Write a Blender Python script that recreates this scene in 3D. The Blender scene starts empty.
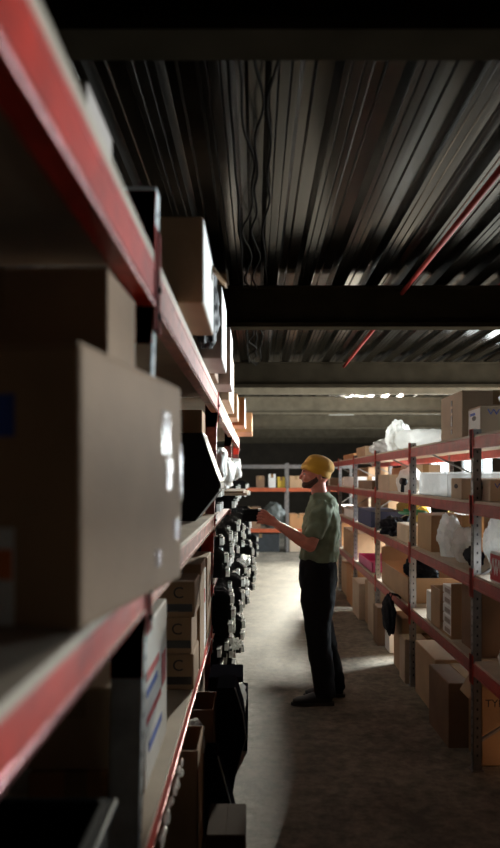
import bpy, bmesh, math, random
from mathutils import Vector, Matrix, noise
random.seed(7)
R = math.radians
S = bpy.context.scene
COL = S.collection

# ------------------------------------------------------------ camera, world, light, exposure
cam_d = bpy.data.cameras.new('camera'); cam = bpy.data.objects.new('camera', cam_d); COL.objects.link(cam)
S.camera = cam
cam.location = (0, 0, 1.6); cam.rotation_euler = (R(90), 0, 0)
cam_d.sensor_fit = 'HORIZONTAL'; cam_d.sensor_width = 24; cam_d.lens = 35
cam_d.shift_x = -0.012; cam_d.shift_y = 0.106
cam_d.clip_start = 0.02; cam_d.clip_end = 100
cam_d.dof.use_dof = True; cam_d.dof.focus_distance = 5.15; cam_d.dof.aperture_fstop = 1.8
S.view_settings.view_transform = 'Standard'; S.view_settings.look = 'None'
S.view_settings.gamma = 1; S.view_settings.use_curve_mapping = False
S.view_settings.exposure = 0.0
w = bpy.data.worlds.new('world'); S.world = w; w.use_nodes = True
w.node_tree.nodes['Background'].inputs[0].default_value = (0.55, 0.65, 0.75, 1)
w.node_tree.nodes['Background'].inputs[1].default_value = 0.05

def area(name, loc, target, sx, sy, power, color, spread=180):
    d = bpy.data.lights.new(name, 'AREA'); d.shape = 'RECTANGLE'; d.size = sx; d.size_y = sy
    d.energy = power; d.color = color; d.spread = R(spread)
    o = bpy.data.objects.new(name, d); COL.objects.link(o); o.location = loc
    o.rotation_euler = (Vector(target) - Vector(loc)).to_track_quat('-Z', 'Y').to_euler()
    return o
DAY = (0.90, 0.98, 1.0)
WIN = [(6.9, 9.3), (9.9, 12.4), (13.4, 16.0), (17.0, 19.6), (20.6, 23.2)]     # daylight windows in the right wall
WINZ = (0.95, 2.55)
for i, (a, b) in enumerate(WIN):
    area('window_daylight', (5.38, (a+b)/2, (WINZ[0]+WINZ[1])/2), (0, (a+b)/2 - 1.5, .9), b-a-.1, 1.5, (1200, 640, 340, 120, 70)[i], DAY, 140)
# added strip light, kept out of view behind a roof beam, gives far-end light
LAMP = (1.9, 16.2, 3.02)
area('added_far_light', (LAMP[0], LAMP[1]-.01, LAMP[2]), (.1, 5.2, .9), .5, .06, 470, (1.0, .95, 0.80), 85)

# ------------------------------------------------------------ materials
MATS = {}
def newmat(name):
    m = bpy.data.materials.new(name); m.use_nodes = True
    return m, m.node_tree, m.node_tree.nodes['Principled BSDF']
def mat(name, col, rough=.6, metal=0, var=.12, scale=8, bump=.0, bscale=40, spec=.5, trans=0, alpha=1, emit=0):
    if name in MATS: return MATS[name]
    m, nt, b = newmat(name)
    b.inputs['Roughness'].default_value = rough; b.inputs['Metallic'].default_value = metal
    b.inputs['Specular IOR Level'].default_value = spec
    tc = nt.nodes.new('ShaderNodeTexCoord')
    n = nt.nodes.new('ShaderNodeTexNoise'); n.inputs['Scale'].default_value = scale; n.inputs['Detail'].default_value = 6
    nt.links.new(tc.outputs['Object'], n.inputs['Vector'])
    r = nt.nodes.new('ShaderNodeValToRGB')
    r.color_ramp.elements[0].position = .3; r.color_ramp.elements[1].position = .7
    r.color_ramp.elements[0].color = tuple(c*(1-var) for c in col) + (1,)
    r.color_ramp.elements[1].color = tuple(min(1, c*(1+var)) for c in col) + (1,)
    nt.links.new(n.outputs['Fac'], r.inputs['Fac']); nt.links.new(r.outputs['Color'], b.inputs['Base Color'])
    if bump:
        n2 = nt.nodes.new('ShaderNodeTexNoise'); n2.inputs['Scale'].default_value = bscale; n2.inputs['Detail'].default_value = 4
        nt.links.new(tc.outputs['Object'], n2.inputs['Vector'])
        bp = nt.nodes.new('ShaderNodeBump'); bp.inputs['Strength'].default_value = bump; bp.inputs['Distance'].default_value = .01
        nt.links.new(n2.outputs['Fac'], bp.inputs['Height']); nt.links.new(bp.outputs['Normal'], b.inputs['Normal'])
    if trans: b.inputs['Transmission Weight'].default_value = trans
    if alpha < 1: b.inputs['Alpha'].default_value = alpha
    if emit:
        b.inputs['Emission Color'].default_value = col + (1,); b.inputs['Emission Strength'].default_value = emit
    MATS[name] = m; return m
card   = mat('cardboard', (.40, .25, .14), .8, var=.1, scale=5, bump=.15, bscale=60)
card_d = mat('dark_cardboard', (.20, .115, .065), .8, var=.12, scale=5, bump=.15)
card_l = mat('pale_cardboard', (.50, .38, .27), .8, var=.08, scale=5, bump=.15)
card_o = mat('orange_cardboard', (.42, .20, .08), .8, var=.1, scale=5, bump=.15)
card_g = mat('grey_cardboard', (.36, .31, .28), .7, var=.08, scale=5, bump=.15)
card_w = mat('white_carton', (.78, .77, .75), .6, var=.05, scale=4, bump=.1)
red    = mat('red_paint', (.54, .030, .014), .45, spec=.3, var=.25, scale=14, bump=.12, bscale=50)
red2   = mat('worn_red_paint', (.52, .22, .18), .38, var=.45, scale=16, bump=.2, bscale=60)
edge   = mat('worn_bright_edge', (.50, .22, .22), .2, .6, var=.2, scale=30)
paleb  = mat('pale_worn_paint', (.60, .49, .43), .45, var=.3, scale=16, bump=.2)
orange = mat('orange_paint', (.40, .075, .022), .6, var=.2, scale=8)
galv   = mat('galvanised_steel', (.26, .25, .25), .42, .75, var=.2, scale=18)
gpost  = mat('grey_post_paint', (.50, .53, .55), .5, .2, var=.2, scale=18)
ply    = mat('plywood', (.50, .42, .33), .7, var=.12, scale=4, bump=.1)
blackp = mat('black_plastic', (.006, .007, .010), .65, var=.3, scale=10, spec=.2)
matte  = mat('matte_black_board', (.006, .006, .008), 1, spec=0)
blackc = mat('black_cloth', (.008, .009, .014), .9, var=.3, scale=10, spec=.15)
darkpl = mat('dark_grey_plastic', (.035, .04, .045), .4, var=.3)
paper  = mat('white_paper', (.80, .83, .82), .55, var=.06)
tape_b = mat('brown_tape', (.30, .19, .10), .18, var=.15, scale=12)
tape_c = mat('clear_tape', (.52, .42, .36), .12, var=.12, scale=12, bump=.5, bscale=35)
tape_d = mat('dark_tape', (.035, .025, .02), .4)
inkb   = mat('blue_ink', (.04, .10, .45), .6)
inkk   = mat('black_ink', (.015, .015, .02), .6)
inkr   = mat('red_ink', (.50, .03, .04), .6)
orange_s = mat('orange_sticker', (.75, .20, .05), .5)
whitepl= mat('white_plastic', (.75, .75, .74), .4, var=.06, bump=.3, bscale=20)
yellow = mat('yellow_plastic', (.65, .45, .06), .5, var=.1)
blue_d = mat('navy_box', (.02, .03, .10), .6)
green  = mat('green_hose', (.03, .22, .10), .5)
pinkm  = mat('magenta_plastic', (.60, .06, .22), .5)
cables = mat('cable', (.010, .009, .008), 1, spec=0)
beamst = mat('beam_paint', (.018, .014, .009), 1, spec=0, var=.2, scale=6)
wallm  = mat('wall_plaster', (.045, .034, .023), .85, var=.2, scale=3, bump=.2)
beam_far = mat('lit_beam_paint', (.13, .105, .07), .7, var=.2, scale=6, spec=.2)  # lighter copy of the beam paint: warm light on far beams painted in
framem = mat('window_frame_paint', (.5, .5, .5), .5)
lampw  = mat('lamp_housing', (.6, .6, .58), .4)

def film(name, col, fac, rough=.25):
    m, nt, b = newmat(name)
    b.inputs['Base Color'].default_value = col + (1,); b.inputs['Roughness'].default_value = rough
    tl = nt.nodes.new('ShaderNodeBsdfTranslucent'); tl.inputs[0].default_value = col + (1,)
    tp = nt.nodes.new('ShaderNodeBsdfTransparent')
    m1 = nt.nodes.new('ShaderNodeMixShader'); m1.inputs[0].default_value = .55
    m2 = nt.nodes.new('ShaderNodeMixShader'); m2.inputs[0].default_value = fac
    out = nt.nodes['Material Output']
    nt.links.new(b.outputs[0], m1.inputs[1]); nt.links.new(tl.outputs[0], m1.inputs[2])
    nt.links.new(m1.outputs[0], m2.inputs[1]); nt.links.new(tp.outputs[0], m2.inputs[2])
    nt.links.new(m2.outputs[0], out.inputs['Surface'])
    tc = nt.nodes.new('ShaderNodeTexCoord'); n = nt.nodes.new('ShaderNodeTexNoise'); n.inputs['Scale'].default_value = 22
    n.inputs['Detail'].default_value = 5; nt.links.new(tc.outputs['Object'], n.inputs['Vector'])
    bp = nt.nodes.new('ShaderNodeBump'); bp.inputs['Strength'].default_value = .8; bp.inputs['Distance'].default_value = .02
    nt.links.new(n.outputs['Fac'], bp.inputs['Height'])
    nt.links.new(bp.outputs['Normal'], b.inputs['Normal']); nt.links.new(bp.outputs['Normal'], tl.inputs['Normal'])
    return m
tubfilm = film('cloudy_tub_plastic', (.50, .49, .47), .45)
bagfilm = film('greyish_white_film', (.66, .65, .62), .1)
clearfilm = film('clear_plastic_film', (.80, .82, .82), .35)
milkfilm = film('milky_plastic_film', (.93, .94, .93), .05)

# floor: worn concrete
def floor_mat():
    m, nt, b = newmat('worn_concrete')
    tc = nt.nodes.new('ShaderNodeTexCoord')
    n1 = nt.nodes.new('ShaderNodeTexNoise'); n1.inputs['Scale'].default_value = 2.2; n1.inputs['Detail'].default_value = 10; n1.inputs['Roughness'].default_value = .7
    n2 = nt.nodes.new('ShaderNodeTexNoise'); n2.inputs['Scale'].default_value = 14; n2.inputs['Detail'].default_value = 8; n2.inputs['Roughness'].default_value = .7
    for n in (n1, n2): nt.links.new(tc.outputs['Object'], n.inputs['Vector'])
    mx = nt.nodes.new('ShaderNodeMath'); mx.operation = 'MULTIPLY'
    nt.links.new(n1.outputs['Fac'], mx.inputs[0]); nt.links.new(n2.outputs['Fac'], mx.inputs[1])
    r = nt.nodes.new('ShaderNodeValToRGB'); e = r.color_ramp.elements
    e[0].position = .17; e[0].color = (.09, .076, .058, 1); e[1].position = .36; e[1].color = (.31, .27, .21, 1)
    nt.links.new(mx.outputs[0], r.inputs['Fac']); nt.links.new(r.outputs['Color'], b.inputs['Base Color'])
    b.inputs['Roughness'].default_value = .62
    bp = nt.nodes.new('ShaderNodeBump'); bp.inputs['Strength'].default_value = .35; bp.inputs['Distance'].default_value = .01
    nt.links.new(n2.outputs['Fac'], bp.inputs['Height']); nt.links.new(bp.outputs['Normal'], b.inputs['Normal'])
    return m
concrete = floor_mat()
def roof_mat():
    m, nt, b = newmat('corrugated_steel')
    tc = nt.nodes.new('ShaderNodeTexCoord'); mp = nt.nodes.new('ShaderNodeMapping'); mp.inputs['Scale'].default_value = (6, .5, 6)
    n = nt.nodes.new('ShaderNodeTexNoise'); n.inputs['Scale'].default_value = 2; n.inputs['Detail'].default_value = 8
    nt.links.new(tc.outputs['Object'], mp.inputs[0]); nt.links.new(mp.outputs[0], n.inputs['Vector'])
    r = nt.nodes.new('ShaderNodeValToRGB'); e = r.color_ramp.elements
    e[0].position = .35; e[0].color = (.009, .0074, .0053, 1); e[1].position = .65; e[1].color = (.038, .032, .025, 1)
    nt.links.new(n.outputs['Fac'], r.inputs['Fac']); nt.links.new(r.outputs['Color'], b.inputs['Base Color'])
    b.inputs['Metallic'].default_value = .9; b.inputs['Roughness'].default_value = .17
    return m
roofm = roof_mat()

# ------------------------------------------------------------ helpers
def tag(o, label=None, cat=None, group=None, kind=None):
    if label: o['label'] = label
    if cat: o['category'] = cat
    if group: o['group'] = group
    if kind: o['kind'] = kind
    return o
def root(name, loc, label=None, cat=None, group=None, kind=None, rz=0):
    o = bpy.data.objects.new(name, None); COL.objects.link(o); o.empty_display_size = .05
    o.location = loc; o.rotation_euler = (0, 0, rz)
    return tag(o, label, cat, group, kind)
class MB:
    def __init__(s): s.bm = bmesh.new()
    def box(s, x0, x1, y0, y1, z0, z1, bev=0, rot=None):
        r = bmesh.ops.create_cube(s.bm, size=1); vs = r['verts']
        c = Vector(((x0+x1)/2, (y0+y1)/2, (z0+z1)/2)); d = (abs(x1-x0), abs(y1-y0), abs(z1-z0))
        for v in vs:
            p = Vector((v.co.x*d[0], v.co.y*d[1], v.co.z*d[2]))
            if rot is not None: p = rot @ p
            v.co = p + c
        if bev:
            es = {e for v in vs for e in v.link_edges}
            bmesh.ops.bevel(s.bm, geom=list(es), offset=bev, segments=2, affect='EDGES', profile=.5)
        return s
    def prism(s, pts, axis, a, b):
        def P(p, t):
            return {'x': (t, p[0], p[1]), 'y': (p[0], t, p[1]), 'z': (p[0], p[1], t)}[axis]
        A = [s.bm.verts.new(P(p, a)) for p in pts]; B = [s.bm.verts.new(P(p, b)) for p in pts]
        n = len(pts); s.bm.faces.new(A); s.bm.faces.new(B[::-1])
        for i in range(n): s.bm.faces.new((A[i], B[i], B[(i+1) % n], A[(i+1) % n]))
        return s
    def quadbar(s, p, q, w, h):      # straight bar between two points
        p = Vector(p); q = Vector(q); d = q-p; L = d.length
        rot = d.to_track_quat('Z', 'Y').to_matrix()
        c = (p+q)/2
        s.box(c.x-w/2, c.x+w/2, c.y-h/2, c.y+h/2, c.z-L/2, c.z+L/2, rot=rot); return s
    def loft(s, nodes, n=14, ref=(0, 1, 0), cap=True):  # nodes: (pos, r_along_ref, r_other)
        ref = Vector(ref); P = [Vector(a[0]) for a in nodes]; rings = []
        for i, (p, ra, rb) in enumerate(nodes):
            t = (P[min(i+1, len(P)-1)] - P[max(i-1, 0)]).normalized()
            u = (ref - t*ref.dot(t))
            if u.length < 1e-3: u = Vector((1, 0, 0)) - t*t.x
            u.normalize(); v = t.cross(u)
            rings.append([s.bm.verts.new(P[i] + u*ra*math.cos(2*math.pi*k/n) + v*rb*math.sin(2*math.pi*k/n)) for k in range(n)])
        for a, b in zip(rings, rings[1:]):
            for k in range(n): s.bm.faces.new((a[k], a[(k+1) % n], b[(k+1) % n], b[k]))
        if cap: s.bm.faces.new(rings[0][::-1]); s.bm.faces.new(rings[-1])
        return s
    def tube(s, pts, r, n=8):
        return s.loft([(p, r, r) for p in pts], n, ref=(.13, .2, .97))
    def ball(s, c, r, sub=3, rot=None):
        q = bmesh.ops.create_icosphere(s.bm, subdivisions=sub, radius=1)
        if not hasattr(r, '__len__'): r = (r, r, r)
        for v in q['verts']:
            p = Vector((v.co.x*r[0], v.co.y*r[1], v.co.z*r[2]))
            if rot is not None: p = rot @ p
            v.co = p + Vector(c)
        return s
    def cyl(s, c, r, h, axis='z', n=20):
        d = {'x': Vector((1, 0, 0)), 'y': Vector((0, 1, 0)), 'z': Vector((0, 0, 1))}[axis]
        c = Vector(c); return s.loft([(c-d*h/2, r, r), (c+d*h/2, r, r)], n, ref=(.1, .7, .3))
    def build(s, name, m, parent=None, smooth=False):
        bmesh.ops.recalc_face_normals(s.bm, faces=s.bm.faces)
        me = bpy.data.meshes.new(name); s.bm.to_mesh(me); s.bm.free()
        if smooth:
            for p in me.polygons: p.use_smooth = True
        for k in (m if isinstance(m, (list, tuple)) else [m]): me.materials.append(k)
        o = bpy.data.objects.new(name, me); COL.objects.link(o)
        if parent is not None: o.parent = parent
        return o
def copy_tree(o, parent=None):
    c = o.copy(); COL.objects.link(c)
    if parent is not None: c.parent = parent
    for ch in list(o.children): copy_tree(ch, c)
    return c
def text(parent, s, size, loc, rot, m, name='printed_lettering', sx=1):
    cu = bpy.data.curves.new(name, 'FONT'); cu.body = s; cu.size = size; cu.extrude = .0006; cu.align_x = 'CENTER'; cu.align_y = 'CENTER'
    o = bpy.data.objects.new(name, cu); COL.objects.link(o)
    bpy.context.view_layer.update()
    me = bpy.data.meshes.new_from_object(o.evaluated_get(bpy.context.evaluated_depsgraph_get()))
    bpy.data.objects.remove(o); bpy.data.curves.remove(cu)
    for v in me.vertices: v.co.x *= sx
    me.materials.clear(); me.materials.append(m); me.name = name
    t = bpy.data.objects.new(name, me); COL.objects.link(t); t.parent = parent
    t.location = loc; t.rotation_euler = rot; return t
ROT_AISLE_L = (R(90), 0, R(90))    # on a face that looks towards +x
ROT_AISLE_R = (R(90), 0, R(-90))   # on a face that looks towards -x
ROT_NEAR = (R(90), 0, 0)           # on a face that looks towards the camera end (-y)

def carton(label, x0, x1, y0, y1, z0, z1, m=card, tape=tape_b, rz=0, hole=None, group=None, name='cardboard_box', tape_side=True, lid=False, cat='box', bev=.004):
    """closed carton; origin at base centre; tape over the top seam and down the two ends"""
    cx, cy = (x0+x1)/2, (y0+y1)/2; dx, dy, dz = (x1-x0)/2, (y1-y0)/2, z1-z0
    t = root(name, (cx, cy, z0+.0015), label, cat, group, rz=rz)
    b = MB(); b.box(-dx, dx, -dy, dy, 0, dz, bev)
    # seam groove between the two top flaps reads as a thin raised lip
    b.box(-dx+.004, -.001, -dy+.004, dy-.004, dz-.001, dz+.0025); b.box(.001, dx-.004, -dy+.004, dy-.004, dz-.001, dz+.0025)
    b.build('box_body', m, t)
    if tape:
        w_ = min(.03, dx*.4); k = MB()
        k.box(-w_, w_, -dy-.0012, dy+.0012, dz+.002, dz+.0038)
        if tape_side:
            k.box(-w_, w_, -dy-.0014, -dy+.0005, dz-min(.08, dz*.4), dz+.0038)
            k.box(-w_, w_, dy-.0005, dy+.0014, dz-min(.08, dz*.4), dz+.0038)
        k.build('packing_tape', tape, t)
    if lid:
        l = MB(); l.box(-dx-.006, dx+.006, -dy-.006, dy+.006, dz-.05, dz+.006, .003); l.build('lid', m, t)
    if hole:   # 'L' = on the +x face, 'R' = on the -x face
        sx = 1 if hole == 'L' else -1
        h = MB(); ww = min(.04, dy*.45)
        h.loft([((sx*(dx-.001), 0, dz*.62), ww, .014), ((sx*(dx+.0015), 0, dz*.62), ww, .014)], 16, ref=(0, 1, 0))
        h.build('hand_hole', inkk, t)
    return t
def open_carton(label, x0, x1, y0, y1, z0, z1, m=card, rz=0, flap=.12, angs=(25, -10, 30, 10), group=None, name='open_cardboard_box'):
    cx, cy = (x0+x1)/2, (y0+y1)/2; dx, dy, dz = (x1-x0)/2, (y1-y0)/2, z1-z0; th = .005
    t = root(name, (cx, cy, z0+.0015), label, 'box', group, rz=rz)
    b = MB(); b.box(-dx, dx, -dy, dy, 0, th)
    b.box(-dx, -dx+th, -dy, dy, 0, dz); b.box(dx-th, dx, -dy, dy, 0, dz)
    b.box(-dx, dx, -dy, -dy+th, 0, dz); b.box(-dx, dx, dy-th, dy, 0, dz)
    b.build('box_body', m, t)
    for i, a in enumerate(angs):
        if a is None: continue
        f = MB(); a = R(a); ln = flap
        if i < 2:
            sx = -1 if i == 0 else 1
            rot = Matrix.Rotation(sx*(math.pi/2-a), 3, 'Y')
            c = Vector((sx*dx, 0, dz)) + Vector((sx*math.cos(a), 0, math.sin(a)))*ln/2
            r3 = Matrix.Rotation(-sx*a, 3, 'Y')
            f.box(c.x-ln/2, c.x+ln/2, -dy, dy, c.z-th/2, c.z+th/2, rot=r3)
        else:
            sy = -1 if i == 2 else 1
            c = Vector((0, sy*dy, dz)) + Vector((0, sy*math.cos(a), math.sin(a)))*ln/2
            r3 = Matrix.Rotation(sy*a, 3, 'X')
            f.box(-dx, dx, c.y-ln/2, c.y+ln/2, c.z-th/2, c.z+th/2, rot=r3)
        f.build('flap', m, t)
    return t
def blob(name, m, parent, c, r, seed=0, amp=.25, freq=2.2, sub=5, flat=None, knot=False, sq=1):
    """crumpled soft shape (bags, cloth) with a flattened base"""
    b = MB(); b.ball((0, 0, 0), 1, sub)
    for v in b.bm.verts:
        n = v.co.normalized(); s = Vector((seed*7.1, seed*3.3, 1.7))
        d = amp*noise.noise(n*freq+s) + amp*.55*abs(noise.noise(n*freq*2.6+s)) + amp*.3*abs(noise.noise(n*freq*6+s))
        k = 1+d
        p = (n if sq == 1 else Vector([math.copysign(abs(q)**sq, q) for q in n]))*k
        if knot and n.z > .75: p.z += (n.z-.75)*2.2; p.x *= .45; p.y *= .45
        v.co = Vector((p.x*r[0], p.y*r[1], p.z*r[2])) + Vector(c)
        if flat is not None and v.co.z < flat: v.co.z = flat + .001*noise.noise(v.co*40)
    return b.build(name, m, parent, True)
def bag(label, c, r, m, seed, base, name='plastic_bag', cat='bag', group=None, **kw):
    t = root(name, (c[0], c[1], base), label, cat, group)
    blob('bag_body', m, t, (0, 0, c[2]-base), r, seed, flat=0.001, **kw); return t
F = 729.
X = lambda u, y: (u-256)*y/F
Z = lambda v, y: 1.6-(v-477)*y/F

# ------------------------------------------------------------ the building
def struct(o): o['kind'] = 'structure'; return o
XW0, XW1, Y0, Y1, ZC = -1.9, 5.5, -2.2, 26., 3.13
struct(MB().box(XW0-.2, XW1+.2, Y0-.2, Y1+.2, -.12, 0).build('floor', concrete))
struct(MB().box(XW0-.2, XW0, Y0, Y1, 0, 3.4).build('wall_left', wallm))
struct(MB().box(XW0-.2, XW1+.2, Y0-.2, Y0, 0, 3.4).build('wall_near', wallm))
struct(MB().box(XW0-.2, XW1+.2, Y1, Y1+.2, 0, 3.4).build('wall_far', wallm))
wr = MB()
ys = [Y0] + [v for ab in WIN for v in ab] + [Y1]
for a, b in zip(ys[0::2], ys[1::2]): wr.box(XW1, XW1+.2, a, b, 0, 3.4)
for a, b in WIN: wr.box(XW1, XW1+.2, a, b, 0, WINZ[0]); wr.box(XW1, XW1+.2, a, b, WINZ[1], 3.4)
struct(wr.build('wall_right', wallm))
# corrugated roof sheet: ribs run down the hall
c = MB(); per = .27; prof = []
x = XW0-.2
while x < XW1+.4:
    prof += [(x, ZC), (x+.022, ZC), (x+.026, ZC+.006), (x+.032, ZC), (x+.07, ZC), (x+.074, ZC+.006), (x+.080, ZC), (x+.105, ZC), (x+.13, ZC+.062), (x+.165, ZC+.062), (x+.172, ZC+.056), (x+.18, ZC+.062), (x+.245, ZC+.062)]
    x += per
vs0 = [c.bm.verts.new((p[0], Y0-.2, p[1])) for p in prof]; vs1 = [c.bm.verts.new((p[0], Y1+.2, p[1])) for p in prof]
for i in range(len(prof)-1): c.bm.faces.new((vs0[i], vs0[i+1], vs1[i+1], vs1[i]))
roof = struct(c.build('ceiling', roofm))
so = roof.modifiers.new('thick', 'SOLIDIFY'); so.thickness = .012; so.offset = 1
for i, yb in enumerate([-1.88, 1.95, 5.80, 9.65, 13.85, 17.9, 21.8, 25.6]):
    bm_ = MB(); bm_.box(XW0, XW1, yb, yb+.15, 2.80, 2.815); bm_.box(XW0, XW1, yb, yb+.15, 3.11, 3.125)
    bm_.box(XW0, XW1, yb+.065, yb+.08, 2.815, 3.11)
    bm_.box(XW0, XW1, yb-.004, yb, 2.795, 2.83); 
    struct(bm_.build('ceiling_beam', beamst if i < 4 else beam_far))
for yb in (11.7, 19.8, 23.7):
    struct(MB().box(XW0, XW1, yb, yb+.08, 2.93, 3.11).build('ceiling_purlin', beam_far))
# windows
def pane_mat(st=12):
    m, nt, b = newmat('daylit_glass'); nt.nodes.remove(b)
    e = nt.nodes.new('ShaderNodeEmission'); e.inputs[0].default_value = (.86, .97, 1, 1); e.inputs[1].default_value = st
    nt.links.new(e.outputs[0], nt.nodes['Material Output'].inputs['Surface']); return m
panem = pane_mat(); pane_far = pane_mat(3)
for i, (a, b) in enumerate(WIN):
    fr = MB(); z0, z1 = WINZ
    fr.box(5.53, 5.59, a, a+.05, z0, z1); fr.box(5.53, 5.59, b-.05, b, z0, z1)
    fr.box(5.53, 5.59, a, b, z0, z0+.05); fr.box(5.53, 5.59, a, b, z1-.05, z1)
    for k in (1, 2): fr.box(5.54, 5.58, a+(b-a)*k/3-.02, a+(b-a)*k/3+.02, z0, z1)
    w_ = struct(fr.build('window_%d' % (i+1), framem))
    MB().box(5.595, 5.60, a, b, z0, z1).build('pane', panem if i < 3 else pane_far, w_)

# ------------------------------------------------------------ left rack
XL = lambda z: -.26 - .028*(2.15-z)       # its front leans a little
LP = [-1.05, 1.86, 4.93, 7.98, 11.0]     # uprights
LBK = -1.16
LSH_A = [.60, 1.35, 2.17]                # deck tops, first two bays
LSH_B = [.12, .50, .89, 1.35, 2.17]      # deck tops, further bays
rackL = root('pallet_rack', (-.7, 5, 0), 'long red storage rack on the left side, loaded with cartons and black bins', 'shelving')
def rl(mb, name, m, parent=rackL):
    o = mb.build(name, m, parent); o.location = -Vector(rackL.location) if parent is rackL else (0, 0, 0); return o
pm = mat('perforated_post', (.22, .05, .045), .45, .3, var=.5, scale=16)
def upright(yp, first):
    for xo in (0, LBK+.08-XL(1.1)):
        b = MB()
        for (x0, x1, y0, y1) in ((-.08, 0, 0, .004), (-.004, 0, 0, .07), (-.08, -.076, 0, .07)):
            pts = [(XL(0)+xo+x0, 0), (XL(0)+xo+x1, 0), (XL(2.34)+xo+x1, 2.34), (XL(2.34)+xo+x0, 2.34)]
            b.prism(pts, 'y', yp+y0, yp+y1)
        p = rl(b, 'upright', gpost if first else pm)
        h = MB()
        for k in range(45):
            z = .08+k*.05
            h.loft([((XL(z)+xo+.0004, yp+.035, z), .007, .009), ((XL(z)+xo+.0012, yp+.035, z), .007, .009)], 8, ref=(0, 1, 0))
        ho = h.build('slot_row', inkk, p)
    b = MB()
    zs = [.2, .75, 1.3, 1.85, 2.3]
    for k in range(4):
        a, c_ = (XL(zs[k])-.05, LBK+.05) if k % 2 == 0 else (LBK+.05, XL(zs[k])-.05)
        b.quadbar((a, yp+.035, zs[k]), (c_, yp+.035, zs[k+1]), .03, .02)
    rl(b, 'brace', gpost)
for i, yp in enumerate(LP): upright(yp, i < 2)
def beam_l(z, y0, y1, h, m, thick=.018, i_first=True):
    zt = z-thick; x = XL(z)
    b = MB(); b.box(x-.045, x, y0, y1, zt-h, zt, .003); b.box(x-.002, x+.003, y0, y1, zt-.014, zt, .001)
    o = rl(b, 'beam', m)
    e_ = MB(); e_.box(x-.002, x+.005, y0+.001, y1-.001, zt-h-.002, zt-h+.012, .003); e_.build('edge_lip', edge, o)
    for ye, s in ((y0, 1), (y1, -1)):
        k = MB(); ya, yb = (ye-.07, ye+.012) if s > 0 else (ye-.012, ye+.07)
        hh = .10 if z < 2 else .14
        k.box(x+.0015, x+.0055, min(ya, yb)+.002, max(ya, yb)-.002, zt-h-(.03 if z < 1.2 else .06), zt+hh-.04 if z > 2 else zt)
        yf = ye-.0745 if s > 0 else ye-.0045       # plate wrapped over the near side of the post
        za, zb = (zt-.20, 2.33) if z > 2 else ((zt-h-.17, zt) if i_first else (zt-h-.03, zt))
        k.prism([(XL(za)-.081, za), (XL(za)+.001, za), (XL(zb)+.001, zb), (XL(zb)-.081, zb)], 'y', yf, yf+.004)
        k.build('bracket', red, o)
        for dz in (-.02, .05):
            MB().cyl((x+.009, ye-s*.035, zt-h+dz), .009, .01, 'x', 10).build('bolt', galv, o)
    b2 = MB(); b2.box(LBK, LBK+.045, y0, y1, zt-h, zt, .002); rl(b2, 'rear_beam', m)
    d = MB(); d.box(LBK-.01, x+.001, y0+.003, y1-.003, zt, z, .001); rl(d, 'deck_board', ply)
for i in range(4):
    y0, y1 = LP[i]+.07, LP[i+1]
    for z in (LSH_A if i < 2 else LSH_B):
        hb = .105 if z > 2 else .075
        if i >= 2 and z < 1: hb = .05
        beam_l(z, y0, y1, hb, red if (i < 1 or z < .8) else (paleb if i > 1 and z < 2 else red2), .03 if z > 2 else .018, i < 2)

# ------------------------------------------------------------ right rack
XR, XRB = 1.18, 1.95
RP = [-.86, .74, 2.35, 3.96, 5.57, 7.18, 8.79, 10.4, 12.0]
RSH = [.60, 1.07, 1.47, 1.83]
rackR = root('pallet_rack', (1.56, 5, 0), 'long red storage rack on the right side of the aisle with galvanised posts', 'shelving')
def rr(mb, name, m):
    o = mb.build(name, m, rackR); o.location = -Vector(rackR.location); return o
for yp in RP:
    for xs in (XR, XRB-.045):
        b = MB(); b.box(xs, xs+.045, yp, yp+.003, 0, 1.86); b.box(xs, xs+.003, yp, yp+.045, 0, 1.86); b.box(xs+.042, xs+.045, yp, yp+.045, 0, 1.86)
        b.box(xs-.01, xs+.055, yp-.01, yp+.055, 0, .006)
        p = rr(b, 'upright', galv)
        h = MB()
        for k in range(36):
            z = .08+k*.05
            h.box(xs+.018, xs+.027, yp-.001, yp+.0005, z, z+.014); h.box(xs-.001, xs+.0005, yp+.018, yp+.027, z, z+.014)
        h.build('slot_row', inkk, p)
    b = MB(); zs = [.15, .6, 1.05, 1.5, 1.84]
    for k in range(4):
        a, c_ = (XR+.03, XRB-.03) if k % 2 == 0 else (XRB-.03, XR+.03)
        b.quadbar((a, yp+.024, zs[k]), (c_, yp+.024, zs[k+1]), .022, .012)
    rr(b, 'brace', galv)
for i in range(len(RP)-1):
    y0, y1 = RP[i]+.045, RP[i+1]
    for z in RSH:
        zt = z-.014; h = .062
        for xs in (XR, XRB-.04):
            red_r = mat('dark_red_paint', (.33, .030, .022), .45, var=.25, scale=14, bump=.12)
            b = MB(); b.box(xs, xs+.04, y0, y1, zt-h, zt, .003); sg = -1 if xs == XR else 1
            xx = xs if xs == XR else xs+.04
            b.box(min(xx, xx+sg*.004), max(xx, xx+sg*.004), y0, y1, zt-h, zt-h+.012, .001); b.box(min(xx, xx+sg*.003), max(xx, xx+sg*.003), y0, y1, zt-.01, zt, .001)
            o = rr(b, 'beam' if xs == XR else 'rear_beam', red_r)
            if xs == XR:
                for ye, s in ((y0, 1), (y1, -1)):
                    k = MB(); ya, yb = (ye-.043, ye+.01) if s > 0 else (ye-.01, ye+.043)
                    k.box(XR-.006, XR-.0025, ya, yb, zt-h-.05, zt+.045); k.build('bracket', red, o)
        d = MB(); d.box(XR+.006, XRB-.004, y0+.003, y1-.003, zt, z, .001); rr(d, 'deck_board', ply)

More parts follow.
